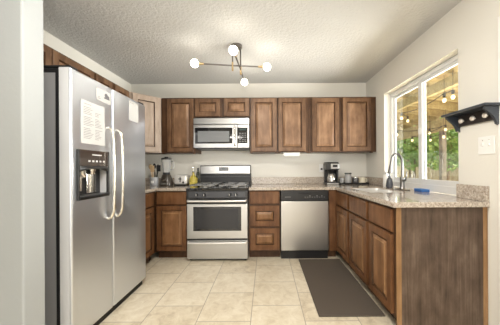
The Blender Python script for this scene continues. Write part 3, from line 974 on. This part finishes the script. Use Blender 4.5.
oi = thing('oil_bottle', 'yellow oil dispenser bottle with pour spout beside the range', 'bottle', (-1.058, 3.40, ZT))
obj('glass_body', loft(B(), [sq(.050, 0), sq(.053, .006), sq(.053, .095), sq(.036, .128), sq(.016, .150), sq(.013, .185)]), M_OIL, oi, True)
obj('stopper', lathe(B(), [(.015, .1855), (.015, .200), (.007, .203)], n=14), M_GASK, oi, True)
obj('pour_spout', tube(B(), smooth_path([(0, 0, .203), (0, 0, .235), (-.006, 0, .255), (-.018, 0, .268)], 4), .0045, 8), M_CHROME, oi, True)
vb = thing('pepper_bottle', 'slim dark bottle standing behind the yellow oil bottle', 'bottle', (-1.020, 3.50, ZT))
obj('body', lathe(B(), [(.022, 0), (.024, .004), (.024, .17), (.011, .20), (.011, .225)]), mat('dark_green_glass', (.03, .035, .02), .1), vb, True)
obj('cap', lathe(B(), [(.013, .2255), (.013, .250)], n=14), M_BLACK, vb, True)

# ------------------------------------------------------------ worktop items, right
cm = thing('coffee_maker', 'black and steel drip coffee maker on the worktop in the right corner', 'coffee maker', (.950, 3.40, ZT))
obj('base', bx(-.095, .085, -.10, .09, 0, .030, bev=.006), M_BLACK, cm)
obj('warming_plate', lathe(B(), [(.066, .0302), (.066, .036)], (-.005, -.025, 0)), M_DARKM, cm)
obj('column', bx(-.088, .080, .035, .088, .0302, .210, bev=.006), M_BLACK, cm)
obj('side_post', bx(.060, .084, -.07, .034, .0302, .210, bev=.006), M_BLACK, cm)
obj('steel_band', bx(-.090, .080, -.103, -.099, .006, .026, bev=.001), M_STEEL, cm)
hd = obj('brew_head', bx(-.096, .088, -.105, .090, .2105, .310, bev=.012, seg=3), M_BLACK, cm)
obj('steel_front', bx(-.034, .082, -.108, -.104, .226, .300, bev=.003), M_STEEL, hd)
obj('clock_display', bx(-.008, .058, -.110, -.1075, .252, .284, bev=.002), M_BLACKG, hd)
obj('lid', bx(-.090, .082, -.09, .08, .3102, .322, bev=.005), M_BLACK, hd)
obj('filter_cone', lathe(B(), [(.045, .178), (.060, .2102)], (-.005, -.025, 0)), M_BLACK, cm, True)
cf = thing('coffee_carafe', 'steel-toned glass carafe sitting inside the coffee maker', 'carafe', (.945, 3.375, ZT + .0365))
obj('vessel', lathe(B(), [(.050, 0), (.060, .008), (.062, .05), (.050, .10), (.042, .115)]), mat('steel_carafe', (.55, .54, .53), .22, metal=.9), cf, True)
obj('lid', lathe(B(), [(.043, .1152), (.043, .126), (.02, .132)]), M_BLACK, cf, True)
obj('handle', tube(B(), smooth_path([(.02, -.045, .11), (.03, -.085, .105), (.034, -.095, .06), (.028, -.062, .02)], 5), .007, 8), M_BLACK, cf, True)

tr = thing('serving_tray', 'low black tray holding jars beside the coffee maker', 'tray', (1.275, 3.435, ZT))
bm = B()
box(bm, -.21, .21, -.075, .075, 0, .008, .002)
for a in (-.075, .067):
    box(bm, -.21, .21, a, a + .008, .0078, .024, .002)
for a in (-.21, .202):
    box(bm, a, a + .008, -.067, .067, .0078, .024, .002)
obj('tray_base', bm, M_BLACK, tr)
ZR = ZT + .0088
j = thing('glass_jar', 'tall clear glass jar with raised black lid on the black tray', 'jar', (1.205, 3.43, ZR))
obj('vessel', lathe(B(), [(.044, 0), (.047, .006), (.047, .105), (.043, .125)]), mat('cloudy_jar', (.62, .63, .64), .12, trans=.35, coat=.4), j, True)
obj('neck', lathe(B(), [(.043, .1252), (.045, .142)]), M_JAR, j, True)
obj('lid', lathe(B(), [(.050, .1425), (.050, .156), (.044, .158)]), M_BLACK, j, True)
j = thing('drinking_glass', 'short clear glass at the left end of the black tray', 'glass', (1.115, 3.43, ZR))
obj('vessel', lathe(B(), [(.026, 0), (.034, .085), (.031, .085), (.024, .006)]), M_JAR, j, True)
j = thing('pod_holder', 'dark smoked glass canister between the tall jar and the cream cup', 'canister', (1.312, 3.43, ZR))
obj('vessel', lathe(B(), [(.038, 0), (.042, .006), (.042, .075), (.038, .082)]), mat('smoked_canister', (.10, .10, .105), .15, coat=.5), j, True)
obj('rim', lathe(B(), [(.040, .0822), (.043, .084), (.043, .090), (.039, .091)]), M_CHROME, j, True)
j = thing('cream_cup', 'cream ceramic cup at the right end of the black tray', 'cup', (1.412, 3.425, ZR))
obj('vessel', lathe(B(), [(.034, 0), (.044, .012), (.046, .088), (.042, .088), (.038, .014)]), M_CREAM, j, True)
obj('handle', tube(B(), smooth_path([(.044, 0, .072), (.064, 0, .066), (.064, 0, .032), (.043, 0, .022)], 4), .005, 8), M_CREAM, j, True)

# ------------------------------------------------------------ outside: patio, roof, string lights, fence, trees
struct('patio_ground', bx(XR + .2, 16, -6, 18, -.35, -.05), M_PATIO)
pr = thing('patio_roof', 'cedar patio roof with rafters seen through the kitchen window', 'patio roof', (0, 0, 0))
def roof_z(x):
    return 2.72 - (x - 1.74) * .115
bm = B()
x0, x1, y0, y1 = 1.76, 4.75, -1.0, 10.5
loft(bm, [[(x0, y0, roof_z(x0) + .16), (x1, y0, roof_z(x1) + .16), (x1, y1, roof_z(x1) + .16), (x0, y1, roof_z(x0) + .16)],
          [(x0, y0, roof_z(x0) + .19), (x1, y0, roof_z(x1) + .19), (x1, y1, roof_z(x1) + .19), (x0, y1, roof_z(x0) + .19)]])
obj('roof_boards', bm, W_ROOF, pr)
for i in range(16):
    y = 1.9 + i * .56
    bm = B()
    loft(bm, [[(x0, y, roof_z(x0)), (x0, y + .05, roof_z(x0)), (x0, y + .05, roof_z(x0) + .158), (x0, y, roof_z(x0) + .158)],
              [(x1, y, roof_z(x1)), (x1, y + .05, roof_z(x1)), (x1, y + .05, roof_z(x1) + .158), (x1, y, roof_z(x1) + .158)]])
    obj('rafter', bm, W_CEDAR, pr)
obj('beam', bx(4.45, 4.56, -1, 10.5, 2.08, 2.385), W_CEDAR, pr)
obj('beam', bx(2.85, 2.93, -1, 10.5, 2.40, 2.565), W_CEDAR, pr)
obj('beam', bx(1.762, 1.81, -1, 10.5, 2.48, 2.70), W_CEDAR, pr)
for y, l in ((5.95, 'nearer grey-brown patio post seen through the right window pane'), (9.7, 'farther patio post at the end of the covered patio')):
    tag(obj('patio_post', bx(4.45, 4.56, y - .055, y + .055, -.05, 2.0795), W_POST), l, 'post', 'patio posts')
sl = thing('string_lights', 'warm string lights hanging under the patio roof outside the window', 'string lights', (0, 0, 0))
bulbs1 = [(2.80, 3.49, 2.20), (2.80, 3.66, 2.20), (2.89, 4.97, 2.20), (3.20, 5.26, 2.20)]
bulbs2 = [(3.40, 6.05, 2.0), (4.05, 5.78, 2.0), (4.05, 5.26, 2.0), (3.95, 6.3, 1.88), (4.3, 6.1, 1.86), (4.15, 5.45, 1.86)]
for (x, y, z) in bulbs1 + bulbs2:
    s = obj('bulb_socket', lathe(B(), [(.020, z + .045), (.022, z + .10), (.008, z + .11)], (x, y, 0), 10), M_GASK, sl)
    obj('bulb', ball(B(), (x, y, z), .028, 12, 1.25), M_BULBO, s, True)
bm = B()
for L_ in (bulbs1, bulbs2):
    pts = []
    for a, b in zip(L_[:-1], L_[1:]):
        va = Vector(a) + Vector((0, 0, .11)); vb_ = Vector(b) + Vector((0, 0, .11))
        for k in range(5):
            u = k / 5
            pts.append(va.lerp(vb_, u) - Vector((0, 0, .10 * 4 * u * (1 - u) * (va - vb_).length * .5)))
    pts.append(Vector(L_[-1]) + Vector((0, 0, .11)))
    tube(bm, pts, .007, 6)
for (x, y, z) in bulbs1 + bulbs2:
    tube(bm, [(x, y, z + .11), (x, y, roof_z(x) - .002)], .003, 5)
obj('cord', bm, M_GASK, sl)

fe = thing('bamboo_fence', 'tan wooden slat fence behind the shrubs outside the window', 'fence', (0, 0, 0))
bm = B()
y = 4.0
while y < 17.5:
    h = random.uniform(1.55, 1.70)
    box(bm, 8.6, 8.63, y, y + .085, -.05, h)
    y += .095
obj('slats', bm, W_FENCE, fe)
bm = B()
for z in (.3, 1.3):
    box(bm, 8.631, 8.68, 4.0, 17.5, z, z + .09)
obj('rails', bm, W_FENCE, fe)

def foliage(bm, c, rx, ry, rz, n, s):
    for _ in range(n):
        while True:
            p = Vector((random.uniform(-1, 1), random.uniform(-1, 1), random.uniform(-1, 1)))
            if 0.15 < p.length < 1:
                break
        p = Vector((c[0] + p.x * rx, c[1] + p.y * ry, c[2] + p.z * rz))
        d = Vector((random.gauss(0, 1), random.gauss(0, 1), random.gauss(-.3, .7))).normalized()
        u = d.orthogonal().normalized()
        q = Matrix.Rotation(random.uniform(0, 2 * PI), 3, d) @ u
        l = s * random.uniform(.7, 1.3)
        p -= d * l * .5
        w = l * .34
        bm.faces.new([bm.verts.new(v) for v in (p, p + d * l * .5 + q * w, p + d * l, p + d * l * .5 - q * w)])
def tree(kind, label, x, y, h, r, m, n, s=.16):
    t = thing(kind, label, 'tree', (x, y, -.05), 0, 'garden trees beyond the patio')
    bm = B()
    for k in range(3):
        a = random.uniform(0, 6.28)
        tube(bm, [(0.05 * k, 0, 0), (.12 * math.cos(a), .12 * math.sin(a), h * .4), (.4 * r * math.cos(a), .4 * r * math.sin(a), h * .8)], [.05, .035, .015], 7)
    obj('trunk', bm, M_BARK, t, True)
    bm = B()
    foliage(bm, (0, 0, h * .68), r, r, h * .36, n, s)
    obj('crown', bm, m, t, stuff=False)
for (lab, x, y, h, r, m_, n, q) in (
    ('bright leafy tree seen through the left window pane behind the faucet', 6.1, 9.75, 3.4, .86, M_LEAF, 2000, .15),
    ('deep green tree at the far left of the left window pane', 6.1, 11.6, 3.6, .90, M_LEAF2, 2000, .15),
    ('bright leafy tree showing just right of the window mullion', 6.1, 8.0, 3.2, .80, M_LEAF, 2000, .15),
    ('dark green tree right behind the nearer patio post', 7.8, 9.2, 3.4, .74, M_LEAF2, 1600, .15),
    ('yellow-green tree at the right edge of the window', 6.1, 6.35, 3.0, .78, M_LEAF, 2000, .15),
    ('tall pale tree beyond the fence in the left pane', 10.6, 15.6, 4.6, 1.8, M_LEAF, 2200, .22),
    ('tall deep green tree beyond the fence behind the patio post', 10.6, 11.9, 4.6, 1.8, M_LEAF2, 2200, .22),
    ('tall tree beyond the fence at the right of the window', 10.6, 8.2, 4.6, 1.8, M_LEAF, 2200, .22)):
    tree('garden_tree', lab, x, y, h, r, m_, n, q)
